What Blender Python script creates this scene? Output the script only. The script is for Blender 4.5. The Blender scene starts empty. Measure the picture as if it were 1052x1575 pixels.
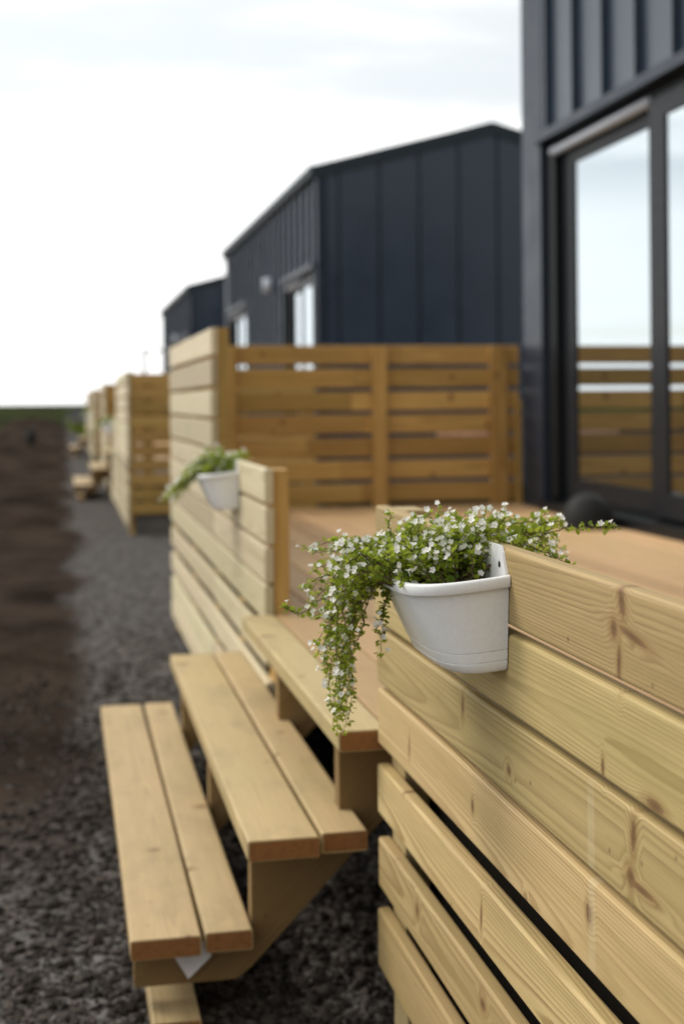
import bpy, math, random
from mathutils import Vector, Matrix
C = bpy.context.scene.collection
rnd = random.Random(7)

# ------------------------------------------------------------------ camera maths (used to read sizes off the photo)
F_, CX, CY, EYE, ROLL = 2100., 526., 617.5, 1.2, .009
YAW = math.atan((CX-100)/F_)
FW = Vector((math.sin(YAW), math.cos(YAW), 0)); R0 = Vector((math.cos(YAW), -math.sin(YAW), 0)); U0 = Vector((0, 0, 1))
RT = R0*math.cos(ROLL)-U0*math.sin(ROLL); UP = R0*math.sin(ROLL)+U0*math.cos(ROLL)
def at(px, py, Y):
    d = FW+RT*((px-CX)/F_)+UP*((CY-py)/F_)
    return Vector((0, 0, EYE))+d*(Y/d.y)

# ------------------------------------------------------------------ objects
def tag(o, label=None, cat=None, group=None, kind=None):
    if label: o['label'] = label
    if cat: o['category'] = cat
    if group: o['group'] = group
    if kind: o['kind'] = kind
    return o
def empty(name, loc, label=None, cat=None, group=None):
    o = bpy.data.objects.new(name, None); C.objects.link(o); o.location = loc; o.empty_display_size = .1
    return tag(o, label, cat, group)
def copy_tree(o, parent=None):
    c = o.copy(); C.objects.link(c); c.parent = parent
    for ch in [x for x in o.children]: copy_tree(ch, c)
    return c

class MB:
    def __init__(s): s.v = []; s.f = []; s.g = []; s.r = []; s.sm = []
    def add(s, vs, fs, gs=None, r=0., smooth=False):
        b = len(s.v); s.v += [tuple(p) for p in vs]
        s.g += [tuple(p) for p in (gs if gs else vs)]; s.r += [r]*len(vs)
        s.f += [tuple(b+i for i in f) for f in fs]; s.sm += [smooth]*len(fs)
    def build(s, name, mat, parent=None, weld=False):
        me = bpy.data.meshes.new(name); me.from_pydata(s.v, [], s.f)
        a = me.attributes.new('gr', 'FLOAT_VECTOR', 'POINT'); a.data.foreach_set('vector', [c for p in s.g for c in p])
        a = me.attributes.new('rv', 'FLOAT', 'POINT'); a.data.foreach_set('value', s.r)
        me.polygons.foreach_set('use_smooth', s.sm); me.materials.append(mat); me.update()
        o = bpy.data.objects.new(name, me); C.objects.link(o); o.parent = parent
        return o
    def box(s, x0, x1, y0, y1, z0, z1, r=None):
        vs = [(x, y, z) for x in (x0, x1) for y in (y0, y1) for z in (z0, z1)]
        s.add(vs, [(0,1,3,2),(4,6,7,5),(0,4,5,1),(2,3,7,6),(0,2,6,4),(1,5,7,3)], None, rnd.random() if r is None else r)
    def board(s, axis, o, L, W, T, waxis, rad=.004, n=1, bow=0., pith=None, warp=0., tone=None):
        """rounded board: runs L along axis from corner o; W along waxis, T along the remaining axis"""
        ax = 'XYZ'.index(axis); wx = 'XYZ'.index(waxis); tx = 3-ax-wx
        K = 4; prof = []
        for (cw, ct, a0) in ((W-rad, T-rad, 0), (rad, T-rad, 90), (rad, rad, 180), (W-rad, rad, 270)):
            for k in range(K+1):
                a = math.radians(a0+90*k/K); prof.append((cw+rad*math.cos(a), ct+rad*math.sin(a)))
        m = len(prof); lo = rnd.uniform(0, 60); p0 = pith or (rnd.uniform(-.2, 1.2)*W, rnd.choice((-1, 1))*rnd.uniform(.02, .09))
        ph = rnd.uniform(0, 6.28); vs = []; gs = []
        for i in range(n+1):
            l = L*i/n; dw = bow*math.sin(l*2.1+ph); dt = warp*math.sin(l*1.7+ph*2)
            for (w, t) in prof:
                p = [0, 0, 0]; p[ax] = o[ax]+l; p[wx] = o[wx]+w+dw; p[tx] = o[tx]+t+dt
                vs.append(p); gs.append((l+lo, w-p0[0], t-p0[1]))
        fs = [(i*m+j, i*m+(j+1) % m, (i+1)*m+(j+1) % m, (i+1)*m+j) for i in range(n) for j in range(m)]
        fs += [tuple(range(m))[::-1], tuple(n*m+j for j in range(m))]
        # orientation
        sgn = 1 if (ax, wx, tx) in ((0,1,2),(1,2,0),(2,0,1)) else -1
        if sgn < 0: fs = [f[::-1] for f in fs]
        s.add(vs, fs, gs, rnd.random() if tone is None else tone)
    def prism(s, pts, axis, a0, a1, r=None, grain=True):
        """polygon pts in the plane across axis (given as the two other coordinates in order) extruded a0..a1"""
        ax = 'XYZ'.index(axis); others = [i for i in range(3) if i != ax]; m = len(pts); vs = []
        for a in (a0, a1):
            for (p, q) in pts:
                v = [0, 0, 0]; v[ax] = a; v[others[0]] = p; v[others[1]] = q; vs.append(v)
        fs = [(j, (j+1) % m, m+(j+1) % m, m+j) for j in range(m)]+[tuple(range(m))[::-1], tuple(range(m, 2*m))]
        area = sum(pts[i][0]*pts[(i+1) % m][1]-pts[(i+1) % m][0]*pts[i][1] for i in range(m))
        if (area > 0) == (ax == 1): fs = [f[::-1] for f in fs]
        s.add(vs, fs, [((v[others[0]]+v[others[1]])*.7+5, (v[others[1]]-v[others[0]])*.7+.05, v[ax]+.06) for v in vs] if grain else None, rnd.random() if r is None else r)
    def tube(s, pts, rads, n=6, r=0.):
        vs = []; N = len(pts)
        for i, p in enumerate(pts):
            d = (pts[min(i+1, N-1)]-pts[max(i-1, 0)])
            d = d.normalized() if d.length > 1e-9 else Vector((0, 0, 1))
            a = d.orthogonal().normalized() if i == 0 else (a-d*a.dot(d)).normalized()
            b = d.cross(a); rr = rads[i] if isinstance(rads, (list, tuple)) else rads
            vs += [p+(a*math.cos(6.28319*k/n)+b*math.sin(6.28319*k/n))*rr for k in range(n)]
        fs = [(i*n+k, i*n+(k+1) % n, (i+1)*n+(k+1) % n, (i+1)*n+k) for i in range(N-1) for k in range(n)]
        fs += [tuple(range(n))[::-1], tuple((N-1)*n+k for k in range(n))]
        s.add(vs, fs, None, r, True)

# ------------------------------------------------------------------ materials
class NT:
    def __init__(s, name):
        s.m = bpy.data.materials.new(name); s.m.use_nodes = True; s.t = s.m.node_tree; s.t.nodes.clear()
        s.out = s.n('ShaderNodeOutputMaterial')
    def n(s, typ, **kw):
        x = s.t.nodes.new(typ)
        for k, v in kw.items(): setattr(x, k, v)
        return x
    def put(s, x, i, v):
        if hasattr(v, 'is_output') or isinstance(v, bpy.types.NodeSocket): s.t.links.new(v, x.inputs[i])
        elif v is not None: x.inputs[i].default_value = v
    def math(s, op, a, b=None, c=None, clamp=False):
        x = s.n('ShaderNodeMath', operation=op, use_clamp=clamp); s.put(x, 0, a); s.put(x, 1, b)
        if c is not None: s.put(x, 2, c)
        return x.outputs[0]
    def vmath(s, op, a, b=None, out=0):
        x = s.n('ShaderNodeVectorMath', operation=op); s.put(x, 0, a)
        if b is not None: s.put(x, 1, b)
        return x.outputs[out]
    def scale(s, a, v): return s.vmath('MULTIPLY', a, v)
    def comb(s, x, y, z):
        c = s.n('ShaderNodeCombineXYZ'); s.put(c, 0, x); s.put(c, 1, y); s.put(c, 2, z); return c.outputs[0]
    def sep(s, v):
        c = s.n('ShaderNodeSeparateXYZ'); s.put(c, 0, v); return c.outputs
    def noise(s, v, sc=1., det=3., rough=.5, dist=0., col=False):
        x = s.n('ShaderNodeTexNoise'); s.put(x, 'Vector', v); s.put(x, 'Scale', sc); s.put(x, 'Detail', det); s.put(x, 'Roughness', rough); s.put(x, 'Distortion', dist)
        return x.outputs[1 if col else 0]
    def vor(s, v, sc=1., feat='F1', out='Distance', dim='3D', rnd=1.):
        x = s.n('ShaderNodeTexVoronoi', feature=feat, voronoi_dimensions=dim); s.put(x, 'Vector', v); s.put(x, 'Scale', sc); s.put(x, 'Randomness', rnd)
        return x.outputs[out]
    def mr(s, v, a, b, c=0., d=1., smooth=False):
        x = s.n('ShaderNodeMapRange'); x.interpolation_type = 'SMOOTHSTEP' if smooth else 'LINEAR'; x.clamp = True
        for i, k in enumerate((v, a, b, c, d)): s.put(x, i, k)
        return x.outputs[0]
    def mix(s, f, a, b, mode='MIX'):
        x = s.n('ShaderNodeMix', data_type='RGBA', blend_type=mode); s.put(x, 0, f)
        for i, c in ((6, a), (7, b)):
            s.put(x, i, (*c, 1) if isinstance(c, tuple) and len(c) == 3 else c)
        return x.outputs[2]
    def attr(s, name, out=1): return s.n('ShaderNodeAttribute', attribute_name=name).outputs[out]
    def bump(s, h, st=.3, d=.01):
        x = s.n('ShaderNodeBump'); s.put(x, 'Strength', st); s.put(x, 'Distance', d); s.put(x, 'Height', h); return x.outputs[0]
    def bsdf(s, col, rough=.6, spec=.5, normal=None, metal=0., **kw):
        x = s.n('ShaderNodeBsdfPrincipled')
        s.put(x, 'Base Color', (*col, 1) if isinstance(col, tuple) and len(col) == 3 else col); s.put(x, 'Roughness', rough); s.put(x, 'Specular IOR Level', spec); s.put(x, 'Metallic', metal)
        if normal is not None: s.put(x, 'Normal', normal)
        for k, v in kw.items(): s.put(x, k, v)
        return x.outputs[0]
    def done(s, sh): s.t.links.new(sh, s.out.inputs[0]); return s.m

def wood(name, early, late, tint, knots=(), stripes=(), ringf=210., streak=.5, spec=.35, knotk=.85, latek=.8, dirt=0., ks=3.4):
    n = NT(name); g = n.attr('gr'); rv = n.attr('rv', 2)
    x, y, z = n.sep(g)
    w = n.noise(n.comb(n.math('MULTIPLY', x, .75), n.math('MULTIPLY', y, 4.), n.math('MULTIPLY', z, 4.)), 1., 1., .4, 0., True)
    wx, wy, wz = n.sep(w)
    kv = n.comb(n.math('ADD', x, n.math('MULTIPLY', rv, 37.)), n.math('ADD', n.math('MULTIPLY', y, .75), n.math('MULTIPLY', rv, 11.)), 0.)
    kd = n.math('DIVIDE', n.vor(kv, ks, dim='2D'), ks); kr, kg, kb = n.sep(n.vor(kv, ks, out='Color', dim='2D'))
    kd = n.math('DIVIDE', kd, n.mr(kr, .3, 1., .12, 1.15))
    if knots:                                        # knots of this very fence, in metres along and up its face
        ox, oy, oz = n.sep(n.n('ShaderNodeNewGeometry').outputs['Position'])
        for (ky, kz, sy, sz, ang) in knots:
            dy = n.math('SUBTRACT', oy, ky); dz = n.math('SUBTRACT', oz, kz); ca, sa = math.cos(ang), math.sin(ang)
            u = n.math('ADD', n.math('MULTIPLY', dy, ca), n.math('MULTIPLY', dz, sa)); v = n.math('SUBTRACT', n.math('MULTIPLY', dz, ca), n.math('MULTIPLY', dy, sa))
            e = n.math('SQRT', n.math('ADD', n.math('POWER', n.math('DIVIDE', u, sy), 2.), n.math('POWER', n.math('DIVIDE', v, sz), 2.)))
            kd = n.math('MINIMUM', kd, n.math('MULTIPLY', e, .011))
    yy = n.math('ADD', y, n.math('MULTIPLY', n.math('SUBTRACT', wy, .5), .055))
    zz = n.math('ADD', z, n.math('MULTIPLY', n.math('SUBTRACT', wz, .5), .05))
    r = n.math('SQRT', n.math('ADD', n.math('MULTIPLY', yy, yy), n.math('MULTIPLY', zz, zz)))
    r = n.math('ADD', r, n.mr(kd, .040, .0, 0., .0075, True))
    fine = n.noise(n.comb(n.math('MULTIPLY', x, 9.), n.math('MULTIPLY', y, 420.), n.math('MULTIPLY', z, 420.)), 1., 3., .6)
    ringv = n.math('ADD', n.math('MULTIPLY', r, ringf), n.math('MULTIPLY', fine, .25))
    fr = n.math('FRACT', ringv)
    late_m = n.math('MULTIPLY', n.mr(fr, .3, .88, 0., 1., True), n.mr(fr, .9, 1., 1., 0.))
    rs = n.noise(n.comb(n.math('MULTIPLY', n.math('FLOOR', ringv), .37), n.math('MULTIPLY', x, .6), rv), 1., 1.)
    late_m = n.math('MULTIPLY', late_m, n.mr(rs, .3, .7, .4, 1.))
    broad = n.noise(n.comb(n.math('MULTIPLY', x, 1.4), n.math('MULTIPLY', y, 26.), n.math('MULTIPLY', z, 26.)), 1., 3., .55)
    col = n.mix(n.math('MULTIPLY', late_m, latek), early, late)
    col = n.mix(n.math('MULTIPLY', n.mr(broad, .42, .7), streak), col, tint)
    big = n.noise(n.comb(n.math('MULTIPLY', x, 2.2), n.math('MULTIPLY', y, 7.), n.math('MULTIPLY', rv, 9.)), 1., 2.)
    col = n.mix(n.mr(big, .35, .75, 0., .35), col, tuple(c*k for c, k in zip(early, (1.12, 1.02, 1.05))))
    col = n.mix(n.mr(fine, .3, .75, .26, 0.), col, tuple(c*.55 for c in late))
    col = n.mix(1., col, n.mix(rv, (.70, .675, .61), (1.12, 1.10, 1.08)), 'MULTIPLY')
    col = n.mix(1., col, n.mix(n.math('FRACT', n.math('MULTIPLY', rv, 7.31)), (1.02, .985, .975), (.96, 1.0, .91)), 'MULTIPLY')
    spots = n.vor(n.comb(n.math('ADD', x, n.math('MULTIPLY', rv, 17.)), y, z), 16., out='Distance')
    col = n.mix(n.mr(spots, .07, .03, 0., .55, True), col, tuple(c*.3 for c in late))
    halo = n.mr(kd, .026, .010, 0., knotk*.6, True); col = n.mix(halo, col, (late[0]*.85, late[1]*.72, late[2]*.6))
    kn = n.mr(n.math('ADD', kd, n.math('MULTIPLY', n.math('SUBTRACT', fine, .5), .004)), .0118, .0092, 0., knotk, True)
    kc = n.mix(n.mr(kd, .0, .010, 0., 1.), (.10, .048, .020), (.23, .13, .055))
    col = n.mix(kn, col, kc)
    for (sy0, sy1) in stripes:
        m = n.math('MULTIPLY', n.math('MULTIPLY', n.mr(oy, sy0-.003, sy0, 0., .2), n.mr(oy, sy1, sy1+.003, 1., 0.)), n.math('MULTIPLY', n.mr(oz, .55, .60, 0., 1.), n.mr(oz, .76, .80, 1., 0.))); col = n.mix(m, col, (.66, .57, .40))
    if dirt:
        dn = n.noise(n.comb(n.math('MULTIPLY', x, 5.), n.math('MULTIPLY', y, 9.), rv), 1., 5., .65)
        col = n.mix(n.mr(dn, .5, .8, 0., .5*dirt), col, tuple(c*.42 for c in early))
    h = n.math('SUBTRACT', n.math('MULTIPLY', fine, .5), n.math('MULTIPLY', late_m, -.25))
    nm = n.bump(h, .35, .0012)
    return n.done(n.bsdf(col, n.mr(late_m, 0., 1., .62, .48), spec, nm))

def K(px, py, sy, sz, ang=0.):        # knot seen at this pixel of the near fence face (x = .55)
    d = FW+RT*((px-CX)/F_)+UP*((CY-py)/F_); p = Vector((0, 0, EYE))+d*(.55/d.x); return (p.y, p.z, sy*1.0, sz*(.58 if sz > .012 else 1.), ang)
NEAR_KNOTS = [K(943, 967, .0095, .010), K(972, 980, .036, .0045, .15), K(955, 925, .008, .030, -.25), K(951, 1020, .005, .034, .06),
              K(972, 1285, .007, .030, .1), K(968, 1350, .010, .018, -.2), K(903, 1405, .008, .020, -.1), K(925, 1180, .004, .010, 0.), K(780, 1185, .007, .006),
              K(724, 1240, .006, .016, .0), K(740, 1410, .004, .030, .1), K(709, 1085, .006, .026, .1), K(1005, 1240, .02, .006, 0.), K(741, 1545, .012, .014), K(627, 1150, .004, .030, .1),
              K(640, 1400, .010, .020, .2), K(985, 1370, .03, .004, .0)]
py_ = K(911, 1300, 1, 1)[0]
M = {}
M['near_wood'] = wood('near_wood', (.625, .478, .242), (.28, .180, .070), (.42, .325, .135), NEAR_KNOTS, [(py_, py_+.016)], 270., .75, .3, .8, .8)
M['fence_wood'] = wood('fence_wood', (.71, .635, .460), (.48, .37, .20), (.60, .52, .34), (), (), 210., .5, .35, .45)
M['step_wood'] = wood('step_wood', (.560, .435, .238), (.34, .245, .115), (.43, .330, .160), (), (), 190., .6, .3, .75, .8, 1.15, 4.6)
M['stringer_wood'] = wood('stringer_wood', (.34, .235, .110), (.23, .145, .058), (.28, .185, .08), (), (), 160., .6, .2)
M['screen_wood'] = wood('screen_wood', (.70, .455, .160), (.34, .19, .050), (.50, .30, .085), (), (), 170., .9, .3, .95, .9, .7, 4.6)
M['deck_wood'] = wood('deck_wood', (.63, .42, .228), (.50, .31, .150), (.56, .36, .18), (), (), 190., .5, .3, .4, .8, .6)
def endgrain():
    n = NT('sawn_end'); g = n.attr('gr'); x, y, z = n.sep(g)
    r = n.math('FRACT', n.math('MULTIPLY', n.math('SQRT', n.math('ADD', n.math('MULTIPLY', y, y), n.math('MULTIPLY', z, z))), 230.))
    nz = n.noise(n.scale(g, (40., 90., 90.)), 1., 4.)
    col = n.mix(n.mr(r, .4, 1., 0., .7), (.30, .135, .045), (.17, .07, .022)); col = n.mix(n.mr(nz, .45, .7, 0., .6), col, (.17, .075, .03))
    return n.done(n.bsdf(col, .8, .2, n.bump(nz, .4, .001)))
M['sawn_end'] = endgrain()

def plain(name, col, rough=.5, spec=.5, metal=0., nscale=30., amt=.12, bumpd=0.):
    n = NT(name); tc = n.n('ShaderNodeTexCoord').outputs['Object']; v = n.noise(tc, nscale, 4., .6)
    c = n.mix(n.mr(v, .3, .7), tuple(k*(1-amt) for k in col), tuple(min(1, k*(1+amt)) for k in col))
    return n.done(n.bsdf(c, n.mr(v, .3, .7, rough*.88, min(1, rough*1.12)), spec, n.bump(v, .4, bumpd) if bumpd else None, metal))
M['cladding'] = plain('cladding', (.036, .052, .078), .30, .55, 0., 3., .10)
M['trim_metal'] = plain('trim_metal', (.020, .029, .047), .42, .3, 0., 5., .1)
M['roof_metal'] = plain('roof_metal', (.034, .045, .054), .6, .2)
M['door_frame'] = plain('door_frame', (.007, .009, .011), .5, .2)
M['leaf_frame'] = plain('leaf_frame', (.010, .012, .016), .5, .25)
M['black_rubber'] = plain('black_rubber', (.011, .0105, .010), .7, .3)
M['pale_metal'] = plain('pale_metal', (.48, .51, .57), .6, .3)
M['pot_white'] = plain('pot_white', (.83, .83, .825), .36, .45, 0., 160., .035, .0006)
M['paper'] = plain('paper', (.62, .60, .60), .8, .1)
M['dark_metal'] = plain('dark_metal', (.05, .06, .06), .5, .5)
M['red_offcut'] = plain('red_offcut', (.70, .45, .33), .7, .2, 0., 9., .25)
def glass():
    n = NT('coated_glass'); tc = n.n('ShaderNodeTexCoord').outputs['Object']
    gl = n.n('ShaderNodeBsdfGlossy'); n.put(gl, 'Color', (.82, .90, .95, 1)); n.put(gl, 'Roughness', .012)
    n.put(gl, 'Normal', n.bump(n.noise(tc, 1.3, 1.), .04, .02))
    fr = n.n('ShaderNodeFresnel'); n.put(fr, 'IOR', 1.9)
    mx = n.n('ShaderNodeMixShader'); n.put(mx, 0, n.math('ADD', n.math('MULTIPLY', fr.outputs[0], .7), .54, clamp=True))
    n.put(mx, 1, n.bsdf((.012, .014, .016), .1, .0)); n.put(mx, 2, gl.outputs[0]); return n.done(mx.outputs[0])
M['glass'] = glass()
def soil():
    n = NT('soil'); tc = n.n('ShaderNodeTexCoord').outputs['Object']; v = n.vor(tc, 160.); w = n.noise(tc, 90., 5., .7)
    col = n.mix(n.mr(w, .35, .7), (.010, .006, .004), (.05, .028, .018)); return n.done(n.bsdf(col, .95, .1, n.bump(n.math('ADD', v, w), 1., .006)))
M['soil'] = soil()
def leafm(name, dark, light, tr):
    n = NT(name); rv = n.attr('rv', 2); v = n.noise(n.attr('gr'), 200., 2.)
    col = n.mix(rv, dark, light); col = n.mix(n.mr(v, .4, .7, 0., .25), col, tuple(c*.6 for c in dark))
    t = n.n('ShaderNodeBsdfTranslucent'); n.put(t, 0, n.mix(.5, col, tuple(min(1, c*1.6) for c in light)))
    mx = n.n('ShaderNodeMixShader'); n.put(mx, 0, tr); n.put(mx, 1, n.bsdf(col, .5, .18)); n.put(mx, 2, t.outputs[0]); return n.done(mx.outputs[0])
M['leaf'] = leafm('leaf', (.075, .145, .018), (.48, .54, .06), .45)
M['far_leaf'] = M['leaf']
M['petal'] = leafm('petal', (.90, .87, .78), (.97, .95, .90), .3)
M['stem'] = plain('stem', (.085, .050, .028), .6, .3)
M['lupin'] = leafm('lupin', (.10, .06, .20), (.17, .10, .33), .2)
def ground_mat():
    n = NT('ground'); p = n.n('ShaderNodeNewGeometry').outputs['Position']; x, y, z = n.sep(p)
    big = n.noise(n.comb(n.math('MULTIPLY', x, 1.), n.math('MULTIPLY', y, .35), 0.), 1.3, 4., .6)
    edge = n.math('ADD', x, n.math('MULTIPLY', n.math('SUBTRACT', big, .5), .9))
    grav = n.math('MAXIMUM', n.mr(edge, -.02, .16, 0., 1., True), n.mr(n.math('ADD', y, n.math('MULTIPLY', big, 1.8)), 5.4, 3.9, 0., 1., True))
    st = n.vor(p, 42.); stc = n.vor(p, 42., out='Color'); st2 = n.vor(p, 95.); fine = n.noise(p, 60., 5., .7)
    sr, sg, sb = n.sep(stc)
    gc = n.mix(sr, (.036, .033, .031), (.19, .178, .168)); gc = n.mix(n.mr(sg, .7, 1., 0., .5), gc, (.085, .06, .046))
    rut = n.noise(n.comb(n.math('MULTIPLY', x, 1.3), n.math('MULTIPLY', y, 1.1), 3.), 1., 4., .6)
    dc = n.mix(n.mr(rut, .35, .68), (.019, .014, .011), (.074, .055, .043)); dc = n.mix(n.mr(fine, .4, .7, 0., .5), dc, (.026, .020, .016))
    patch = n.noise(n.comb(n.math('MULTIPLY', x, .12), n.math('MULTIPLY', y, .05), 0.), 1., 3.)
    gr = n.mix(n.mr(patch, .5, .64), (.022, .024, .015), (.06, .085, .02))
    far = n.math('MULTIPLY', n.mr(y, 46., 60., 0., 1.), n.mr(patch, .36, .5, .35, 1.))
    col = n.mix(grav, dc, gc); col = n.mix(far, col, gr)
    h = n.math('ADD', n.math('MULTIPLY', n.math('MULTIPLY', st, -1.), grav), n.math('ADD', n.math('MULTIPLY', st2, -.4), n.math('MULTIPLY', fine, .5)))
    return n.done(n.bsdf(col, .95, .0, n.bump(h, 1., .018)))
M['ground'] = ground_mat()
def stonem():
    n = NT('stone'); rv = n.attr('rv', 2); tc = n.n('ShaderNodeTexCoord').outputs['Object']; v = n.noise(tc, 120., 4., .65)
    col = n.mix(rv, (.015, .012, .0098), (.125, .106, .094)); col = n.mix(n.mr(v, .4, .75, 0., .5), col, (.035, .028, .024)); return n.done(n.bsdf(col, .9, .12, n.bump(v, .6, .004)))
M['stone'] = stonem()

# ------------------------------------------------------------------ world, sun, camera
sc = bpy.context.scene
W = bpy.data.worlds.new('World'); sc.world = W; W.use_nodes = True
t = W.node_tree; t.nodes.clear()
SUN_EL, SUN_AZ = math.radians(44), math.radians(-52)      # azimuth from +Y towards +X
def wn(typ, **kw):
    x = t.nodes.new(typ)
    for k, v in kw.items(): setattr(x, k, v)
    return x
L = t.links.new
sky = wn('ShaderNodeTexSky', sky_type='NISHITA', sun_disc=False, sun_elevation=SUN_EL, sun_rotation=SUN_AZ)
bg1 = wn('ShaderNodeBackground'); bg1.inputs[1].default_value = .12; L(sky.outputs[0], bg1.inputs[0])
tc = wn('ShaderNodeTexCoord'); sp = wn('ShaderNodeSeparateXYZ'); L(tc.outputs['Generated'], sp.inputs[0])
def wm(op, a, b=None, clamp=False):
    x = wn('ShaderNodeMath', operation=op, use_clamp=clamp)
    for i, k in enumerate((a, b)):
        if k is None: continue
        if isinstance(k, (int, float)): x.inputs[i].default_value = k
        else: L(k, x.inputs[i])
    return x.outputs[0]
zz = wm('ADD', wm('MAXIMUM', sp.outputs[2], 0.), .09)
cb = wn('ShaderNodeCombineXYZ'); L(wm('DIVIDE', sp.outputs[0], zz), cb.inputs[0]); L(wm('DIVIDE', sp.outputs[1], zz), cb.inputs[1])
mp = wn('ShaderNodeMapping'); mp.inputs['Scale'].default_value = (.55, .9, 1); mp.inputs['Location'].default_value = (-3.1, 6.4, 0); L(cb.outputs[0], mp.inputs[0])
nz = wn('ShaderNodeTexNoise'); nz.inputs['Scale'].default_value = .75; nz.inputs['Detail'].default_value = 6; nz.inputs['Roughness'].default_value = .55; L(mp.outputs[0], nz.inputs[0])
def wr(v, a, b, c, d):
    x = wn('ShaderNodeMapRange'); x.interpolation_type = 'SMOOTHSTEP'; L(v, x.inputs[0])
    for i, k in enumerate((a, b, c, d)): x.inputs[i+1].default_value = k
    return x.outputs[0]
cover = wr(nz.outputs[0], .28, .46, .55, 1.)
dt = wn('ShaderNodeVectorMath', operation='DOT_PRODUCT'); L(tc.outputs['Generated'], dt.inputs[0]); dt.inputs[1].default_value = (-.60, .76, .25)
thick = wm('MULTIPLY', wr(nz.outputs[0], .42, .60, 0., 1.), wr(sp.outputs[2], .10, .23, .12, 1.))
bright = wm('MULTIPLY', wr(thick, 0., 1., .92, .585), wr(dt.outputs['Value'], -.8, 1., .55, 1.42))
cc = wn('ShaderNodeMix', data_type='RGBA'); L(thick, cc.inputs[0]); cc.inputs[6].default_value = (1., 1., .985, 1); cc.inputs[7].default_value = (.90, .96, 1., 1)
bg2 = wn('ShaderNodeBackground'); L(cc.outputs[2], bg2.inputs[0]); L(bright, bg2.inputs[1])
ms = wn('ShaderNodeMixShader'); L(cover, ms.inputs[0]); L(bg1.outputs[0], ms.inputs[1]); L(bg2.outputs[0], ms.inputs[2])
wo = wn('ShaderNodeOutputWorld'); L(ms.outputs[0], wo.inputs[0])

sl = bpy.data.lights.new('sun', 'SUN'); sl.energy = 1.6; sl.angle = math.radians(24); sl.color = (1., .95, .86)
so = bpy.data.objects.new('sun', sl); C.objects.link(so)
sd = Vector((math.sin(SUN_AZ)*math.cos(SUN_EL), math.cos(SUN_AZ)*math.cos(SUN_EL), math.sin(SUN_EL)))
so.rotation_euler = sd.to_track_quat('Z', 'Y').to_euler()

cd = bpy.data.cameras.new('camera'); cam = bpy.data.objects.new('camera', cd); C.objects.link(cam); sc.camera = cam
cd.sensor_fit = 'VERTICAL'; cd.sensor_height = 36; cd.sensor_width = 24; cd.lens = F_/1575*36; cd.shift_y = (CY-787.5)/1575; cd.clip_end = 5000; cd.clip_start = .05
B = -FW
cam.matrix_world = Matrix(((RT.x, UP.x, B.x, 0), (RT.y, UP.y, B.y, 0), (RT.z, UP.z, B.z, EYE), (0, 0, 0, 1)))
cd.dof.use_dof = True; cd.dof.focus_distance = 1.60; cd.dof.aperture_fstop = 3.8; cd.dof.aperture_blades = 0
sc.view_settings.view_transform = 'Standard'; sc.view_settings.look = 'None'; sc.view_settings.exposure = .34; sc.view_settings.gamma = 1
sc.cycles.max_bounces = 7; sc.cycles.use_denoising = True; sc.cycles.sample_clamp_indirect = 6

# ------------------------------------------------------------------ ground
def gh(x, y):
    h = .03*math.sin(x*2.3+y*.9)*math.sin(y*1.7-x)+.022*math.sin(y*2.9+x*.9)*math.sin(y*.83)
    if x > -.1: h *= max(0., 1-(x+.1)/.3)
    if y < 5: h *= max(0., (y-3.6)/1.4)
    h += .80*math.exp(-((x+1.0)/1.3)**2-((y-44)/6.)**2)+.35*math.exp(-((x+2.6)/1.2)**2-((y-33)/4.)**2)
    return h
xs = [-2500, -600, -150, -50, -20, -10]+[-6+.2*i for i in range(41)]+[3, 5, 10, 30, 150, 600, 2500]
ys = [-300, -30, -5, 0]+[1.5+.15*i for i in range(120)]+[20+.8*i for i in range(40)]+[55, 65, 90, 150, 400, 1200, 4500]
gm = MB(); gv = [(x, y, gh(x, y)) for y in ys for x in xs]; nx = len(xs)
gm.add(gv, [(j*nx+i, j*nx+i+1, (j+1)*nx+i+1, (j+1)*nx+i) for j in range(len(ys)-1) for i in range(nx-1)], None, 0., True)
tag(gm.build('ground', M['ground']), kind='structure')

# loose stones lying on the near gravel
ico = [Vector(v).normalized() for v in ((0,.526,.851),(0,-.526,.851),(0,.526,-.851),(0,-.526,-.851),(.526,.851,0),(-.526,.851,0),(.526,-.851,0),(-.526,-.851,0),(.851,0,.526),(-.851,0,.526),(.851,0,-.526),(-.851,0,-.526))]
icf = [(0,1,8),(0,8,4),(0,4,5),(0,5,9),(0,9,1),(1,6,8),(8,6,10),(8,10,4),(4,10,2),(4,2,5),(5,2,11),(5,11,9),(9,11,7),(9,7,1),(1,7,6),(3,2,10),(3,10,6),(3,6,7),(3,7,11),(3,11,2)]
sm = MB()
for i in range(44000):
    y = 2.2+7.*rnd.random()**2.1; x = rnd.uniform(-.75-.1*y, .75) if y < 3.9 else rnd.uniform(-.05+.35*math.sin(y*3.1)*rnd.random()-.25*rnd.random()**2, .62)
    if y > 4.2 and rnd.random() > math.exp(-(y-4.2)/1.1): continue
    if y >= 4.6 and rnd.random() < .25: x = rnd.uniform(-.9, .6)
    s_ = rnd.choice((.0025, .003, .0035, .004, .005, .006, .008, .012)) * rnd.uniform(.8, 1.3); a = rnd.uniform(0, 6.28); ca, sa = math.cos(a), math.sin(a)
    sx, sy_, sz = s_*rnd.uniform(.8, 1.5), s_*rnd.uniform(.7, 1.1), s_*rnd.uniform(.5, .9)
    vs = []
    for v in ico:
        k = rnd.uniform(.62, 1.2); p = (v.x*sx*k, v.y*sy_*k, v.z*sz*k); vs.append((x+p[0]*ca-p[1]*sa, y+p[0]*sa+p[1]*ca, gh(x, y)+sz*.45+p[2]))
    sm.add(vs, icf, None, rnd.random()**1.8)
tag(sm.build('gravel', M['stone']), 'dark loose gravel stones around the timber steps', 'gravel', kind='stuff')

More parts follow.
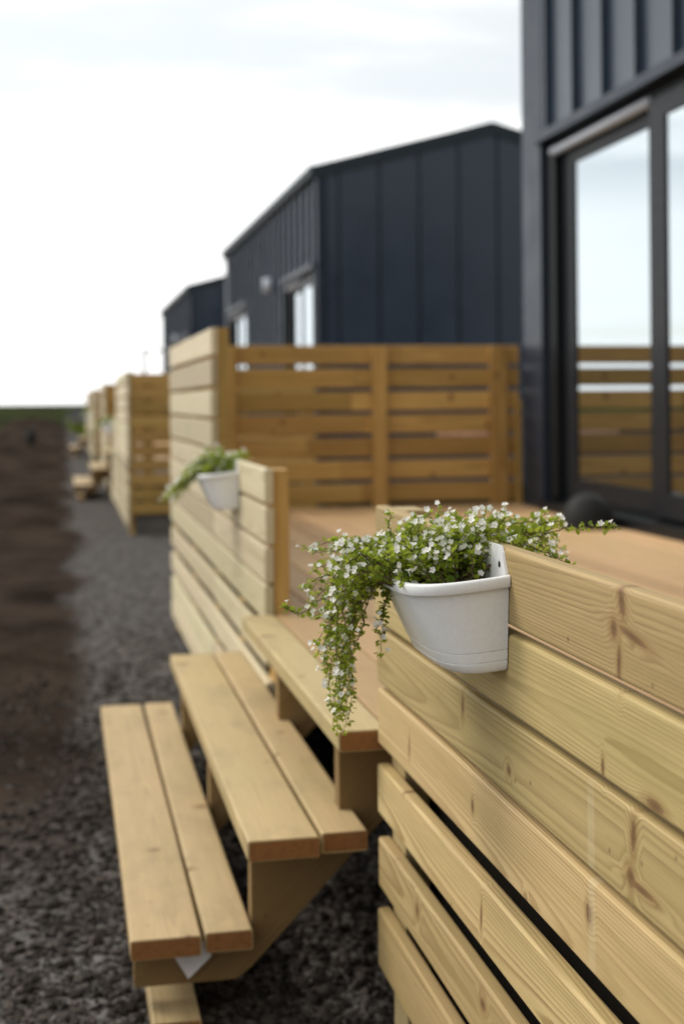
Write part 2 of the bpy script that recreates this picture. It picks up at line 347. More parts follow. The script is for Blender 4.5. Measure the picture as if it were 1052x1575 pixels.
# ------------------------------------------------------------------ fences
FX, BT = .55, .024                    # front face of the fence boards, their thickness
ROWS = [(1.010, .097), (.902, .101), (.789, .099), (.680, .102), (.541, .090), (.408, .090), (.279, .106)]
LOW = [(.158, .092)]
TALL = [(1.490, .104), (1.370, .106), (1.250, .106), (1.130, .107)]
PERIOD = 14.6
def fence(name, y0, y1, rows, posts, mat, label, cat, group, tidy=False):
    root = empty(name, (FX, y1 if not tidy else y0, 0), label, cat, group); oy = root.location.y
    mb = MB()
    for (top, h) in rows:
        mb.board('Y', (rnd.uniform(0, .0015), y0-oy+rnd.uniform(-.003, .003), top-h), y1-y0, h, BT, 'Z', .0055, 24, .0012, None, .0015)
    mb.build('slat_panel', mat, root)
    for py in posts:
        p = MB(); p.board('Z', (BT+.002, py-oy, .0), rows[0][0]-.002, .095, .045, 'Y', .003, 4); p.build('post', M['step_wood' if mat is M['near_wood'] else 'screen_wood'], root)
    return root
G1 = 'low slatted timber fences along the decks'; G2 = 'tall slatted timber fence panels along the decks'; G3 = 'slatted timber screens across the deck ends'
near_low = fence('slat_fence', .64, 2.42, ROWS, (.72, 2.318), M['near_wood'], 'pale foreground timber fence that carries the sharp white flower pot', 'fence', G1)
for pst in near_low.children:         # knots are read in the fence's own coordinates, so keep its origin at the world origin
    pass
far_low = fence('slat_fence', 3.82, 5.22, ROWS+LOW, (3.83, 4.5), M['fence_wood'], 'low blurred timber fence just beyond the steps, holding the second flower pot', 'fence', G1)
far_tall = fence('tall_slat_fence', 5.232, 7.33, TALL+ROWS+LOW, (5.24, 6.2, 7.22), M['fence_wood'], 'tall cream timber panel at the far end of the nearest deck', 'fence', G2)
near_tall = fence('tall_slat_fence', 12.5-.0, 15.22, TALL+ROWS+LOW, (12.6, 13.8, 15.1), M['fence_wood'], 'tall narrow-looking cream timber panel at the start of the second deck', 'fence', G2)

def screen(name, y, x0, x1, top, nrow, posts, side, label, short=None):
    """slats across the deck; posts on the camera side (side=-1) or behind (+1)"""
    root = empty(name, (x0, y, 0), label, 'fence', G3); mb = MB()
    for i in range(nrow):
        z = top-.13*i-.107
        if z < .16: break
        cut = rnd.uniform(.35, .65)*(x1-x0)
        mb.board('X', (0, rnd.uniform(0, .002), z), cut-.001, .106, BT, 'Z', .004, 6, .001)
        mb.board('X', (cut+.001, rnd.uniform(0, .002), z), x1-x0-cut-.001, .106, BT, 'Z', .004, 6, .001)
    mb.build('slat_panel', M['screen_wood'], root)
    for (px, w, h) in posts:
        p = MB(); p.board('Z', (px-x0, -.047 if side < 0 else BT+.003, .604 if side < 0 else max(0., 1.46-h)), h, w, .045, 'X', .003, 3); p.build('post', M['screen_wood'], root)
    return root
end_screen = screen('deck_screen', 7.535, .578, 2.572, 1.515, 8, ((.86, .065, .905), (1.70, .08, .905), (2.39, .10, .905), (2.535, .036, .60)), -1,
                    'brown slatted screen across the nearest deck behind the steps')
near_screen = screen('deck_screen', 12.51, .577, 2.28, 1.47, 10, ((.70, .09, 1.27), (1.4, .09, 1.46), (2.18, .09, 1.27)), 1, 'brown slatted screen closing the near end of the second deck')

# ------------------------------------------------------------------ deck and steps
def make_deck(y0, y1):
    root = empty('deck', (.6, y0, 0), 'orange-tan timber deck in front of the nearest dark cabin', 'deck', 'timber decks in front of the cabins')
    mb = MB(); x = .578
    while x < 2.57:
        w = min(.118, 2.575-x)
        if w < .02: break
        mb.board('Y', (x-.6, 0, .572), y1-y0, w, .028, 'X', .003, 10, .0008)
        x += .123
    mb.build('decking', M['deck_wood'], root)
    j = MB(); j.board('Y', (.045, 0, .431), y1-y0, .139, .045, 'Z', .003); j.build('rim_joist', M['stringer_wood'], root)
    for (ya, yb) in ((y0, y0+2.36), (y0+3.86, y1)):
        k = MB(); k.box(.030, .034, ya-y0, yb-y0, .0, .566); k.build('underdeck_shade_sheet', M['black_rubber'], root)  # added black sheets, standing in for the shade under the deck
    return root
deck = make_deck(.0, 7.5)

def make_steps():
    root = empty('timber_steps', (.3, 2.5, 0), 'open timber steps of paired boards leading from gravel to the nearest deck', 'steps', 'timber steps up to the decks')
    ox, oy = .3, 2.5
    def tread(x0, w, y0, y1, z, tone):
        mb = MB(); mb.board('Y', (x0-ox, y0-oy, z-.038), y1-y0, w, .038, 'X', .005, 14, .0015, None, .001, tone); tr = mb.build('tread', M['step_wood'], root)
        e = MB()
        e.board('Y', (x0-ox+.0025, y0-oy-.0012, z-.0355), .0018, w-.005, .033, 'X', .004); e.build('sawn_end', M['sawn_end'], tr)
    tread(.110, .132, 2.565, 4.585, .2, .55); tread(.251, .090, 2.575, 4.59, .2, .7)
    tread(.320, .133, 2.470, 4.362, .4, .75); tread(.461, .087, 2.490, 4.365, .4, .85)
    tread(.482, .092, 2.432, 3.815, .6, .8)
    full = [(.12, .088), (.12, .1605), (.345, .1605), (.345, .3605), (.52, .3605), (.52, .5605), (.627, .5605), (.627, .394), (.345, .110), (.315, .088)]
    cut = [(.12, .088), (.12, .1605), (.345, .1605), (.345, .3605), (.546, .3605), (.546, .32), (.345, .110), (.315, .088)]
    for y, pl in ((2.625, full), (3.4, full), (4.2, cut)):
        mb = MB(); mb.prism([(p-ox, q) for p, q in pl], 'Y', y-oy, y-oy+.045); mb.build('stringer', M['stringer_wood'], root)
    mb = MB(); mb.board('Y', (.150-ox, 2.550-oy, .005), 1.75, .09, .045, 'X', .004, 6); sl_ = mb.build('sleeper', M['step_wood'], root)
    e = MB(); e.board('Y', (.153-ox, 2.5485-oy, .008), .002, .084, .039, 'X', .003); e.build('sawn_end', M['sawn_end'], sl_)
    pt = MB(); a, b, c_, d = at(262, 1462, 2.612), at(312, 1447, 2.606), at(326, 1470, 2.600), at(290, 1506, 2.604)
    o = Vector((ox, oy, 0)); th = Vector((0, .0012, 0)); q = [p-o for p in (a, b, c_, d)]
    pt.add(q+[p+th for p in q], [(0,1,2,3),(7,6,5,4),(0,4,5,1),(1,5,6,2),(2,6,7,3),(3,7,4,0)]); pt.build('paper_tag', M['paper'], root)
    return root
steps = make_steps()

# ------------------------------------------------------------------ cabins
def cabin():
    X0, Y0, Y1, DW = 2.58, 13.93-PERIOD, 21.995-PERIOD, 3.78
    LEN = Y1-Y0; EA, RI = 3.60, 4.10
    root = empty('cabin', (X0, Y0, 0), 'nearest dark cabin with its glass sliding door opening on the deck', 'cabin', 'dark metal clad cabins in a row')
    OP = [(.62, 2.6, 4.85-Y0, 7.08-Y0), (.62, 2.6, .12, 2.15)]         # z0 z1 y0 y1 of the two openings in the front
    OP.sort(key=lambda o: o[2]); T = .14
    w = MB(); y = 0
    for (z0, z1, a, b) in OP:
        w.box(0, T, y, a, .3, EA); w.box(0, T, a, b, z1, EA); w.box(0, T, a, b, .3, z0); y = b
    w.box(0, T, y, LEN, .3, EA)
    ys_ = LEN-.40
    while ys_ > .15:                                                    # standing seams
        hit = [o for o in OP if o[2]-.03 < ys_ < o[3]+.03]
        if hit: w.box(-.036, -.0005, ys_-.013, ys_+.013, hit[0][1]+.052, EA-.06)
        else: w.box(-.036, -.0005, ys_-.013, ys_+.013, .3, EA-.06)
        ys_ -= .392
    w.build('front_wall', M['cladding'], root)
    zr = lambda x: EA+(RI-EA)*min(x, DW-x)/(DW/2)
    for yy, s in ((0, -1), (LEN, 1)):
        g = MB(); a0, a1 = (0.002, T) if s < 0 else (LEN-T, LEN-.002)
        g.prism([(T+.002, .3), (DW-.002, .3), (DW-.002, EA), (DW/2, RI), (T+.002, zr(T))], 'Y', a0, a1, None, False)
        x = .22; xl = .004                                              # panels with dark recessed joints between them
        while x < DW+.3:
            xr = min(x-.017, DW-.004); b0, b1 = (-.034, .0015) if s < 0 else (LEN-.0015, LEN+.034); pk = []
            if xl < DW/2 < xr: pk = [(DW/2, RI-.06)]
            g.prism([(xl, .3), (xr, .3), (xr, zr(xr)-.06)]+pk+[(xl, zr(xl)-.06)], 'Y', b0, b1, None, False); xl = x+.017; x += .43
            if xl > DW-.03: break
        g.build('gable_wall', M['cladding'], root)
    b = MB(); b.box(DW-T, DW-.003, T+.003, LEN-T-.003, .3, EA-.02); b.build('back_wall', M['cladding'], root)
    r = MB(); dz = .06; ov = .05
    for s in (0, 1):
        pl = [(-ov, EA-.02), (DW/2, RI), (DW/2, RI+dz), (-ov, EA-.02+dz)]
        if s: pl = [(DW-p, q) for p, q in pl]
        r.prism(pl, 'Y', -.05, LEN+.05, None, False)
    r.box(-ov-.022, -ov-.001, -.05, LEN+.05, EA-.055, EA+.045)
    x = .05
    yy = .2
    while yy < LEN:                                                     # seams of the roof sheets seen as a toothed eave
        r.prism([(-ov-.015, EA-.02+dz), (DW/2, RI+dz+.001), (DW/2, RI+dz+.03), (-ov-.015, EA-.02+dz+.03)], 'Y', yy-.012, yy+.012, None, False); yy += .392
    r.build('roof', M['roof_metal'], root)
    for y0_ in (-.05, LEN+.03):
        for s in (0, 1):
            pl = [(-ov, EA-.10), (DW/2, RI-.085), (DW/2, RI-.002), (-ov, EA-.024)]
            if s: pl = [(DW-p, q) for p, q in pl]
            v = MB(); v.prism(pl, 'Y', y0_, y0_+.02, None, False); v.build('verge_trim', M['roof_metal'], root)
    for yy in (0, LEN):
        c = MB(); s = 1 if yy else -1
        c.box(-.012, -.001, yy-.30 if yy else .002, yy if yy else .062, .3, EA-.07)
        c.box(-.012, .10, yy+(.0355 if yy else -.040), yy+(.040 if yy else -.0355), .3, EA-.07); c.box(-.012, .0025, yy if yy else -.0355, yy+.0355 if yy else .002, .3, EA-.07)
        c.build('corner_trim', M['trim_metal'], root)
    k = MB(); k.box(.03, DW-.03, .03, LEN-.03, .0, .298); k.build('base_wall', M['black_rubber'], root)
    for (z0, z1, a, b_) in OP:
        fl = MB(); fl.box(-.052, -.001, a-.05, b_+.05, z1-.002, z1+.05); fl.box(-.03, -.001, a-.05, a-.001, z0, z1-.004); fl.box(-.03, -.001, b_+.001, b_+.05, z0, z1-.004)
        fl.build('opening_trim', M['trim_metal'], root)
        d = MB(); e = .002
        d.box(.03, T-e, a+e, b_-e, z0+e, z0+.05); d.box(.03, T-e, a+e, b_-e, z1-.06, z1-e); d.box(.03, T-e, a+e, a+.06, z0+.051, z1-.061); d.box(.0025, T-e, b_-.13, b_-e, z0+.051, z1-.061)
        d.box(-.06, .029, a+e, b_-e, z0-.02, z0+.03)                    # threshold
        door = d.build('sliding_door', M['door_frame'], root)
        mid = a+.87
        # inner leaf at the far side, outer leaf slid to the near side
        for (ya, yb, xa, q) in ((mid-.12, b_-.135, .046, .165), (a+.065, mid+.02, .0, .165)):
            f = MB(); xb = xa+.043; zb, zt = z0+.055, z1-.065
            f.box(xa, xb, ya, ya+q, zb, zt); f.box(xa, xb, yb-q, yb, zb, zt); f.box(xa, xb, ya+q+.001, yb-q-.001, zb, zb+.105); f.box(xa, xb, ya+q+.001, yb-q-.001, zt-.09, zt)
            f.build('leaf_frame', M['leaf_frame'], door)
            gl = MB(); gl.box(xa+.009, xa+.021, ya+q+.0015, yb-q-.0015, zb+.106, zt-.091); gl.build('pane', M['glass'], door)
        bl = MB(); ra = .025; zc = z1-.062
        bl.tube([Vector((.016, mid+.03, zc)), Vector((.016, b_-.12, zc))], ra, 14); bl.tube([Vector((.016, b_-.12, zc)), Vector((.016, b_-.085, zc))], ra*1.12, 14)
        bl.build('blind_case', M['pale_metal'], root)
    wl = MB(); wl.tube([Vector((-.001, 3.09, 2.66)), Vector((-.05, 3.09, 2.66))], .05, 14); wl.tube([Vector((-.05, 3.09, 2.58)), Vector((-.05, 3.09, 2.66)), Vector((-.05, 3.09, 2.76))], [.075, .085, .07], 14)
    wl.build('wall_light', M['pale_metal'], root)
    return root
cab = cabin()

# ------------------------------------------------------------------ flower pot
def make_pot():
    root = empty('flower_pot', (FX, 1.655, .855), 'sharp white half-round plastic flower pot hooked on the foreground fence', 'flower pot', 'white wall pots on the fences')
    Lr, Hh, SL = .27, .108, .115
    def ring(t, grow=0., e=.60, n=56):
        Lt = Lr*(.93+.07*t)+2*grow; Wt = .071+.051*(t**.9)+grow; den = []
        for i in range(601):
            th = math.pi*i/600; c, s = math.cos(th), math.sin(th)
            den.append((Wt*abs(s)**e, Lr/2-math.copysign(abs(c)**e, c)*Lt/2))
        acc = [0.]
        for i in range(600): acc.append(acc[-1]+math.hypot(den[i+1][0]-den[i][0], den[i+1][1]-den[i][1]))
        out = []; j = 0
        for i in range(n+1):                                            # even spacing round the curve
            d = acc[-1]*i/n
            while j < 599 and acc[j+1] < d: j += 1
            f = (d-acc[j])/max(1e-9, acc[j+1]-acc[j]); f = min(1, max(0, f))
            out.append((den[j][0]*(1-f)+den[j+1][0]*f, den[j][1]*(1-f)+den[j+1][1]*f))
        return out
    def lay(rg, z, wall=0.001): return [Vector((-max(w, wall), y, z-SL*w)) for w, y in rg]
    layers = []; r0 = ring(0)
    layers.append(lay([(w*.90, Lr/2+(y-Lr/2)*.955) for w, y in r0], .0)); layers.append(lay([(w*.955, Lr/2+(y-Lr/2)*.98) for w, y in r0], .0012)); layers.append(lay([(w*.985, Lr/2+(y-Lr/2)*.993) for w, y in r0], .004))
    for z, gr_ in ((.010, 0), (.0136, 0), (.0139, 0), (.0142, -.0018), (.0150, -.0018), (.0153, 0), (.0156, 0), (.0270, 0), (.0273, 0), (.0276, -.0018), (.0284, -.0018), (.0287, 0), (.0290, 0), (.031, 0)): layers.append(lay(ring(z/Hh, gr_), z))
    for k in range(1, 9): z = .031+(Hh-.031)*k/8; layers.append(lay(ring(z/Hh), z))
    layers.insert(-1, lay(ring(.985), Hh*.985)); layers.append(lay(ring(1, .0003), Hh+.0001))
    for (z, gr_) in ((Hh+.0002, .0040), (Hh+.0003, .0052), (Hh+.0016, .0062), (Hh+.012, .0068), (Hh+.0145, .006), (Hh+.0155, .0045), (Hh+.0155, .0005), (Hh+.0145, -.001), (Hh+.001, -.0025), (Hh-.02, -.004)): layers.append(lay(ring(min(1., z/Hh), gr_), z))
    mb = MB(); n = len(layers[0]); vs = [v for l_ in layers for v in l_]
    fs = [(i*n+j+1, i*n+j, (i+1)*n+j, (i+1)*n+j+1) for i in range(len(layers)-1) for j in range(n-1)]
    mb.add(vs, fs, None, 0., True); mb.add(layers[0], [tuple(range(n))], None, 0., False)
    body = mb.build('pot_body', M['pot_white'], root)
    bp = MB(); zt, zr_ = .158, Hh+.006; y0, y1 = .003, Lr-.003
    prof = [(y0, .09), (y1, .09), (y1, zr_+.012), (y1-.014, zt-.008), (y1-.022, zt), (y0+.022, zt), (y0+.014, zt-.008), (y0, zr_+.012)]
    bp.prism(prof, 'X', -.0045, -.0005, None, False); bp.build('back_plate', M['pot_white'], root)
    h = MB()
    for yy in (.026, Lr-.026): h = MB(); h.tube([Vector((-.0052, yy, zt-.024)), Vector((-.0046, yy, zt-.024))], .0042, 10); h.build('screw_hole', M['black_rubber'], root)
    so_ = MB(); rg = ring(.955, -.003); pts = []; m = 8
    for k in range(m+1):
        for (w, y) in rg:
            q = k/m; pts.append(Vector((-max(w*q, .0055), Lr/2+(y-Lr/2)*(.985 if k == m else .985*q+.985*(1-q)), Hh-.004-SL*w*q+rnd.uniform(-.002, .004)*(1 if 0 < k < m else 0))))
    so_.add(pts, [(k*n+j, k*n+j+1, (k+1)*n+j+1, (k+1)*n+j) for k in range(m) for j in range(n-1)], None, 0., True); so_.build('soil', M['soil'], root)
    return root
pot = make_pot()

# ------------------------------------------------------------------ trailing plant with white flowers
def leaf_into(mb, p, d, up, L_, w, r):
    d = d.normalized(); s = d.cross(up); s = s.normalized() if s.length > 1e-6 else d.orthogonal().normalized(); nrm = s.cross(d)
    cu = L_*.14
    pts = [p, p+d*L_*.28+s*w*.42+nrm*cu*.6, p+d*L_*.62+s*w*.5+nrm*cu, p+d*L_*.86+s*w*.26+nrm*cu*.6, p+d*L_, p+d*L_*.86-s*w*.26+nrm*cu*.6, p+d*L_*.62-s*w*.5+nrm*cu, p+d*L_*.28-s*w*.42+nrm*cu*.6, p+d*L_*.3, p+d*L_*.64]
    mb.add(pts, [(0,1,8),(1,2,9,8),(2,3,9),(3,4,9),(4,5,9),(5,6,9),(6,7,8,9),(7,0,8)], None, r, False)
def flower_geo(mb, k=1., o=Vector((0, 0, 0)), rot=None, r=None):
    rot = rot or Matrix.Identity(3); V = lambda x, y, z: o+rot@Vector((x*k, y*k, z*k))
    rr = .0052; N = 5; tb = []
    for zt_, ra in ((-.0075, .0006), (-.003, .0008), (0, .0014)): tb += [V(ra*math.cos(6.283*i/6), ra*math.sin(6.283*i/6), zt_) for i in range(6)]
    mb.add(tb, [(j*6+i, j*6+(i+1) % 6, (j+1)*6+(i+1) % 6, (j+1)*6+i) for j in range(2) for i in range(6)], None, .5)
    for i in range(N):
        a = 6.283*i/N+rnd.uniform(-.12, .12); ca, sa = math.cos(a), math.sin(a); q = rr*rnd.uniform(.85, 1.1); w = rr*.40; lift = rnd.uniform(.0006, .0022)
        P = lambda u, v_, z: V(u*ca-v_*sa, u*sa+v_*ca, z)
        mb.add([P(.0008, -.0006, 0), P(.0008, .0006, 0), P(q*.6, w, lift*.7), P(q*.95, w*.6, lift), P(q*.95, -w*.6, lift), P(q*.6, -w, lift*.7)], [(0, 5, 4, 3, 2, 1)], None, rnd.random() if r is None else r)
def smooth(pts, n):
    """Catmull-Rom through pts"""
    P = [pts[0]*2-pts[1]]+pts+[pts[-1]*2-pts[-2]]; out = []
    for i in range(1, len(P)-2):
        for k in range(n):
            u = k/n; a, b, c, d = P[i-1], P[i], P[i+1], P[i+2]
            out.append(.5*((2*b)+(c-a)*u+(2*a-5*b+4*c-d)*u*u+(3*b-a-3*c+d)*u**3))
    out.append(pts[-1]); return out

def make_plant(root, o, paths, dens, nparts, lsize=1., fprob=.2):
    st = MB(); lf = MB(); spots = []
    for (pts, tipfl) in paths:
        pl = [p+Vector((rnd.gauss(0, .0012), rnd.gauss(0, .0012), rnd.gauss(0, .0012))) for p in smooth(pts, 10)]
        N = len(pl); ln = sum((pl[i+1]-pl[i]).length for i in range(N-1))
        st.tube([p-o for p in pl], [.0011*(1-.6*i/N) for i in range(N)], 5)
        k = max(3, int(ln/.0062*dens)); acc = 0
        for j in range(k):
            u = (j+.3+rnd.random()*.5)/k
            if u < .22 and rnd.random() < .55: continue
            i = min(N-2, int(u*(N-1))); fr = u*(N-1)-i; p = pl[i].lerp(pl[i+1], fr); d = (pl[i+1]-pl[i]).normalized()
            for q in range(2 if rnd.random() < .75 else 1):
                side = Vector((rnd.gauss(0, 1), rnd.gauss(0, 1), rnd.gauss(.25, .8))); side = (side-d*side.dot(d)*.7).normalized()
                dr = (side+d*.45).normalized(); L_ = lsize*rnd.uniform(.0062, .0112)*(1.5 if rnd.random() < .06 else 1)*(1.-.25*u)
                q0 = p-o+dr*.0012; r = min(1, max(0, rnd.gauss(.30+.28*max(0, u-.6), .24)))
                leaf_into(lf, q0, dr, Vector((rnd.gauss(0, .4), rnd.gauss(0, .4), 1)), L_, L_*rnd.uniform(.72, 1.), r)
            if rnd.random() < fprob*(.5+u): spots.append((p-o, d, u))
        for q in range(3):
            dr = (pl[-1]-pl[-3]).normalized()+Vector((rnd.gauss(0, .5), rnd.gauss(0, .5), rnd.gauss(.1, .5))); leaf_into(lf, pl[-1]-o, dr, Vector((0, 0, 1)), lsize*.006, .0045*lsize, .75)
        if tipfl and rnd.random() < .85:
            for q in range(rnd.choice((1, 1, 1, 2))): spots.append((pl[-1-q]-o+Vector((rnd.gauss(0, .003), rnd.gauss(0, .003), rnd.gauss(0, .002))), (pl[-1]-pl[-4]).normalized(), 1.))
    st.build('stem', M['stem'], root); lf.build('foliage', M['leaf'], root)
    rnd.shuffle(spots); rest = MB(); protos = []
    for i in range(5):
        m_ = MB(); flower_geo(m_); protos.append(m_)
    fobj = []
    for i, (p, d, u) in enumerate(spots):
        out = Vector((-.35, -.55, .75))+Vector((rnd.gauss(0, .5), rnd.gauss(0, .5), rnd.gauss(0, .35))); out.normalize()
        q = p+out*rnd.uniform(.007, .012); k = rnd.uniform(.62, .98)*lsize; rot = out.to_track_quat('Z', 'Y').to_matrix()
        if i < nparts:
            if len(fobj) < 5: f = protos[i].build('flower', M['petal'], root); fobj.append(f)
            else: f = fobj[i % 5].copy(); C.objects.link(f); f.parent = root
            f.matrix_local = Matrix.Translation(q) @ rot.to_4x4() @ Matrix.Scale(k, 4)
        else: flower_geo(rest, k, q, rot)
    if rest.f: tag(rest.build('flower_mass', M['petal'], root), kind='stuff')

def plant_main():
    o = Vector((FX-.07, 1.79, .965)); root = empty('trailing_plant', o, 'sharp white-flowered trailing plant spilling left from the foreground pot', 'plant', 'white-flowered trailing plants in pots')
    def base(): return Vector((FX-rnd.uniform(.015, .125), 1.655+rnd.uniform(.03, .25), .955))
    paths = []
    def to(px, py, Y, lift=.03, tip=True):
        T = at(px, py, Y); Bp = base(); Bp = Bp.lerp(Vector((T.x, T.y, .957)), .35)
        Bp.x = min(FX-.015, max(FX-.13, Bp.x)); Bp.y = min(1.90, max(1.69, Bp.y))
        Md = Bp.lerp(T, .5)+Vector((rnd.gauss(0, .006), rnd.gauss(0, .006), lift)); paths.append(([Bp, Md, T], tip))
    for i in range(120): to(rnd.uniform(590, 868), rnd.triangular(786, 885, 818), rnd.uniform(1.71, 1.97), rnd.uniform(.0, .03))
    for i in range(28): to(rnd.uniform(690, 805), rnd.uniform(788, 850), rnd.uniform(1.71, 1.86), rnd.uniform(.0, .02))
    for i in range(26): to(rnd.uniform(600, 720), rnd.uniform(850, 905), rnd.uniform(1.70, 1.80), rnd.uniform(.008, .025))
    for i in range(76): to(rnd.triangular(465, 620, 550), rnd.uniform(838, 935), rnd.uniform(1.76, 2.0), rnd.uniform(.012, .035))
    for (x, y, Y) in ((527, 828, 1.9), (484, 850, 1.9), (463, 905, 1.88), (478, 880, 1.92), (640, 795, 1.84), (663, 788, 1.82), (676, 785, 1.8), (750, 785, 1.83), (775, 785, 1.82), (830, 795, 1.8), (862, 800, 1.78)): to(x, y, Y, .02)
    # long explicit stems
    paths.append(([base().lerp(at(560, 905, 1.86), .3), at(545, 905, 1.86), at(490, 925, 1.86), at(462, 944, 1.86), at(436, 934, 1.86)], True))
    Yr = 1.76
    paths.append(([at(740, 880, 1.74), at(790, 842, Yr), at(850, 818, Yr), at(895, 812, Yr), at(925, 810, Yr), at(948, 812, Yr)], True))
    paths.append(([at(740, 885, 1.76), at(800, 826, 1.8), at(835, 806, 1.8), at(868, 802, 1.8)], True))
    paths.append(([at(745, 880, 1.72), at(790, 838, 1.71), at(830, 848, 1.70), at(860, 860, 1.695), at(884, 872, 1.69)], False))
    paths.append(([at(735, 880, 1.75), at(770, 836, 1.74), at(815, 834, 1.73), at(850, 845, 1.72)], True))
    # hanging strands
    for i in range(12):
        x0 = rnd.uniform(520, 590); x1 = rnd.triangular(492, 556, 525); ye = rnd.triangular(985, 1128, 1060); Y = rnd.uniform(1.80, 1.94)
        bz = base().lerp(at(600, 905, Y), .5)
        paths.append(([bz, at(x0, rnd.uniform(875, 910), Y), at((x0+x1)/2+rnd.uniform(-8, 8), 960, Y), at(x1+rnd.uniform(-6, 6), (960+ye)/2, Y), at(x1, ye, Y)], rnd.random() < .6))
    for (x1, ye) in ((512, 1118), (530, 1128), (536, 1110), (522, 1100), (517, 1125)):
        Y = rnd.uniform(1.84, 1.9); paths.append(([base().lerp(at(590, 900, Y), .5), at(560, 895, Y), at(540, 970, Y), at(x1+6, 1050, Y), at(x1, ye, Y)], False))
    for i in range(9):
        x1 = rnd.uniform(478, 512); ye = rnd.uniform(940, 1015); Y = rnd.uniform(1.82, 1.92)
        paths.append(([base().lerp(at(590, 900, Y), .5), at(560, 900, Y), at(525, 930, Y), at(x1, ye, Y)], True))
    for (x1, ye) in ((585, 1006), (590, 985), (578, 968)):
        Y = 1.80; paths.append(([at(640, 900, 1.8), at(602, 905, Y), at(590, 940, Y), at(x1, ye, Y)], True))
    make_plant(root, o, paths, 1.05, 95, 1.04, .09)
    return root
plant = plant_main()

# smaller pot plant further off, used again on the next decks
pot2 = copy_tree(pot); DY = 2.74; pot2.location.y += DY
pot2['label'] = 'blurred white pot hanging on the low fence beyond the steps'
def plant_far():
    o = Vector((FX-.07, 1.79+DY, .965)); root = empty('trailing_plant', o, 'blurred leafy trailing plant in the pot on the fence beyond the steps', 'plant', 'white-flowered trailing plants in pots')
    paths = []; yb = 1.655+DY
    def base(): return Vector((FX-rnd.uniform(.015, .125), yb+rnd.uniform(.03, .25), .955))
    def to(px, py, Y, lift): 
        T = at(px, py, Y); Bp = base(); paths.append(([Bp, Bp.lerp(T, .5)+Vector((0, 0, lift)), T], True))
    for i in range(46): to(rnd.uniform(300, 385), rnd.uniform(688, 722), rnd.uniform(yb+.05, yb+.3), .02)
    for i in range(64):
        u = rnd.random(); to(258+u*64+rnd.uniform(-8, 8), 765-u*55+rnd.uniform(-10, 10), rnd.uniform(yb+.12, yb+.32), .035)
    make_plant(root, o, paths, 1., 40, 1.3, .10)
    return root
plant2 = plant_far()

# ------------------------------------------------------------------ the next decks in the row: copies of everything
ORD = ('second', 'third')
def again(o, k, label, dy=None):
    c = copy_tree(o); c.location.y += (PERIOD*k if dy is None else dy); c['label'] = label; return c
for k in (1, 2):
    w = ORD[k-1]; far = 'blurred ' if k == 2 else ''
    again(cab, k, ('middle dark cabin with ribbed gable facing the camera above the brown screen', 'farthest dark cabin, partly hidden behind the middle cabin')[k-1])
    again(deck, k, f'{w} timber deck in the row, mostly hidden behind its fences')
    again(steps, k, f'small blurred timber steps at the {w} deck in the row')
    again(far_low, k, f'blurred low timber fence past the steps of the {w} deck')
    again(far_tall, k, f'blurred tall timber panel at the far end of the {w} deck')
    again(end_screen, k, f'blurred slatted screen closing the far end of the {w} deck')
    nl = again(far_low, k, f'blurred low timber fence before the steps of the {w} deck', 15.4-3.82+PERIOD*(k-1)); 
    again(pot, k, f'blurred white pot on the fence before the steps of the {w} deck')
    again(plant2, k, f'blurred leafy plant in the pot before the steps of the {w} deck', PERIOD*k-DY)
    if k == 2:
        again(near_tall, 1, 'blurred tall timber panel at the start of the third deck'); again(near_screen, 1, 'blurred slatted screen closing the near end of the third deck')

# ------------------------------------------------------------------ small things
def bowl():
    root = empty('upturned_bowl', (2.385, 6.02, .6), 'black upturned round bowl standing on the deck by the glass door', 'bowl')
    mb = MB(); n = 28; pr = [(.126, 0), (.130, .006), (.128, .02), (.122, .05), (.108, .09), (.085, .125), (.055, .15), (.022, .162), (.0, .164)]
    vs = [Vector((r*math.cos(6.28319*i/n), r*math.sin(6.28319*i/n), z)) for r, z in pr[:-1] for i in range(n)]+[Vector((0, 0, .164))]
    m = len(pr)-1; fs = [(j*n+i, j*n+(i+1) % n, (j+1)*n+(i+1) % n, (j+1)*n+i) for j in range(m-1) for i in range(n)]+[((m-1)*n+i, (m-1)*n+(i+1) % n, m*n) for i in range(n)]+[tuple(range(n))[::-1]]
    mb.add(vs, fs, None, 0., True); mb.build('shell', M['black_rubber'], root)
    r = MB(); r.tube([Vector((.128*math.cos(6.28319*i/n), .128*math.sin(6.28319*i/n), .008)) for i in range(n+1)], .0065, 6); r.build('rim', M['black_rubber'], root)
bowl()
oc = MB(); oc.board('X', (0, 0, 0), .30, .045, .020, 'Z', .003); o_ = oc.build('timber_offcut', M['red_offcut']); o_.location = (2.10, 7.56, 1.0-.0)
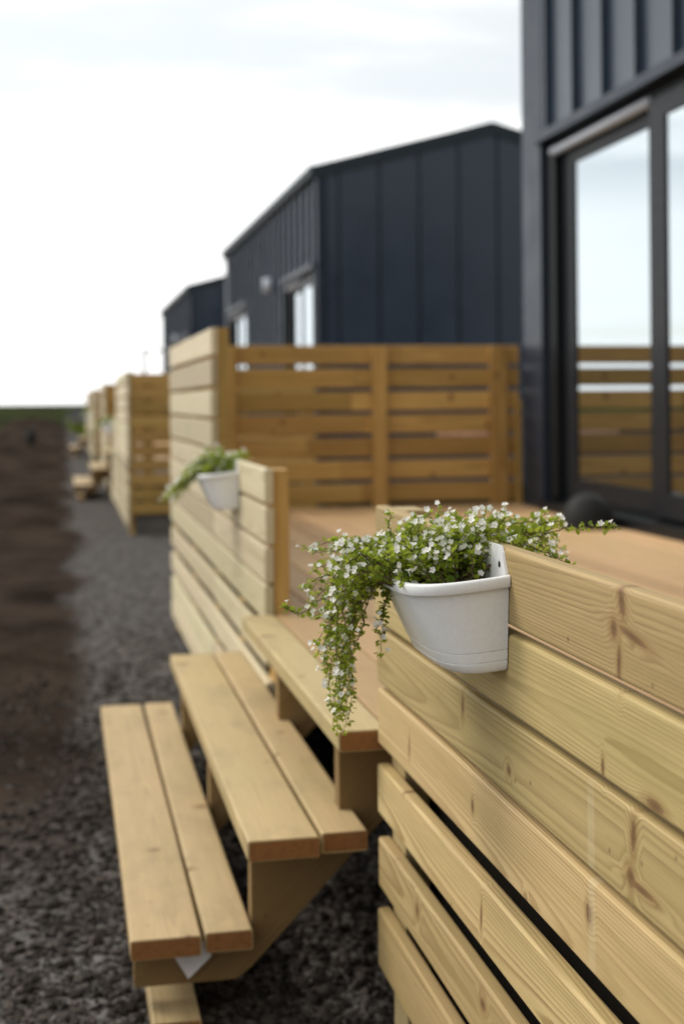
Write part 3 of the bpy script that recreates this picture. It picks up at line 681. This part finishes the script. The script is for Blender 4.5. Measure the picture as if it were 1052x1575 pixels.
tag(o_, 'short pale pinkish offcut wedged in a gap of the brown screen', 'timber offcut')
o_.location = (2.085, 7.537, 1.515-.13*4+.0015)
def bin_far():
    root = empty('small_bin', (-.86, 36.0, gh(-.86, 36.0)-.02), 'small dark bin standing on the brown dirt far off at left', 'bin'); mb = MB()
    mb.tube([Vector((0, 0, 0)), Vector((0, 0, .1)), Vector((0, 0, .34))], [.10, .115, .135], 14); mb.build('bin_body', M['black_rubber'], root)
    l_ = MB(); l_.tube([Vector((0, 0, .341)), Vector((0, 0, .37)), Vector((0, 0, .40))], [.145, .14, .06], 14); l_.build('lid', M['black_rubber'], root)
bin_far()
def frame_far():
    root = empty('metal_frame', (2.14, 37.6, 0), 'thin dark metal frame standing past the farthest cabin against the sky', 'frame'); g = MB()
    g.tube([Vector((0, 0, 0)), Vector((0, 0, 2.62))], .05, 8); g.build('upright', M['dark_metal'], root)
    g = MB(); g.tube([Vector((1.1, 0, 0)), Vector((1.1, 0, 2.62))], .03, 8); g.build('upright', M['dark_metal'], root)
    g = MB(); g.tube([Vector((-.06, 0, 2.645)), Vector((1.16, 0, 2.645))], .035, 8); g.build('crossbar', M['dark_metal'], root)
frame_far()
def lupins():
    root = empty('lupin_clump', (.42, 44.5, 0), 'small clump of purple lupins at the far end of the fence row', 'plant'); lf = MB(); fl = MB()
    for i in range(40):
        x, y = rnd.gauss(0, .16), rnd.gauss(0, .2); h = rnd.uniform(.75, 1.12)
        for k in range(14):
            a = rnd.uniform(0, 6.28); leaf_into(lf, Vector((x, y, rnd.uniform(0, h*.65))), Vector((math.cos(a), math.sin(a), .5)), Vector((0, 0, 1)), .12, .05, rnd.random()*.6)
        for k in range(26):
            a = rnd.uniform(0, 6.28); z = h*.55+h*.45*k/26; leaf_into(fl, Vector((x, y, z)), Vector((math.cos(a), math.sin(a), .3)), Vector((0, 0, 1)), .05*(1.2-k/26), .035, rnd.random())
    lf.build('foliage', M['leaf'], root); fl.build('flower_spike', M['lupin'], root)
lupins()
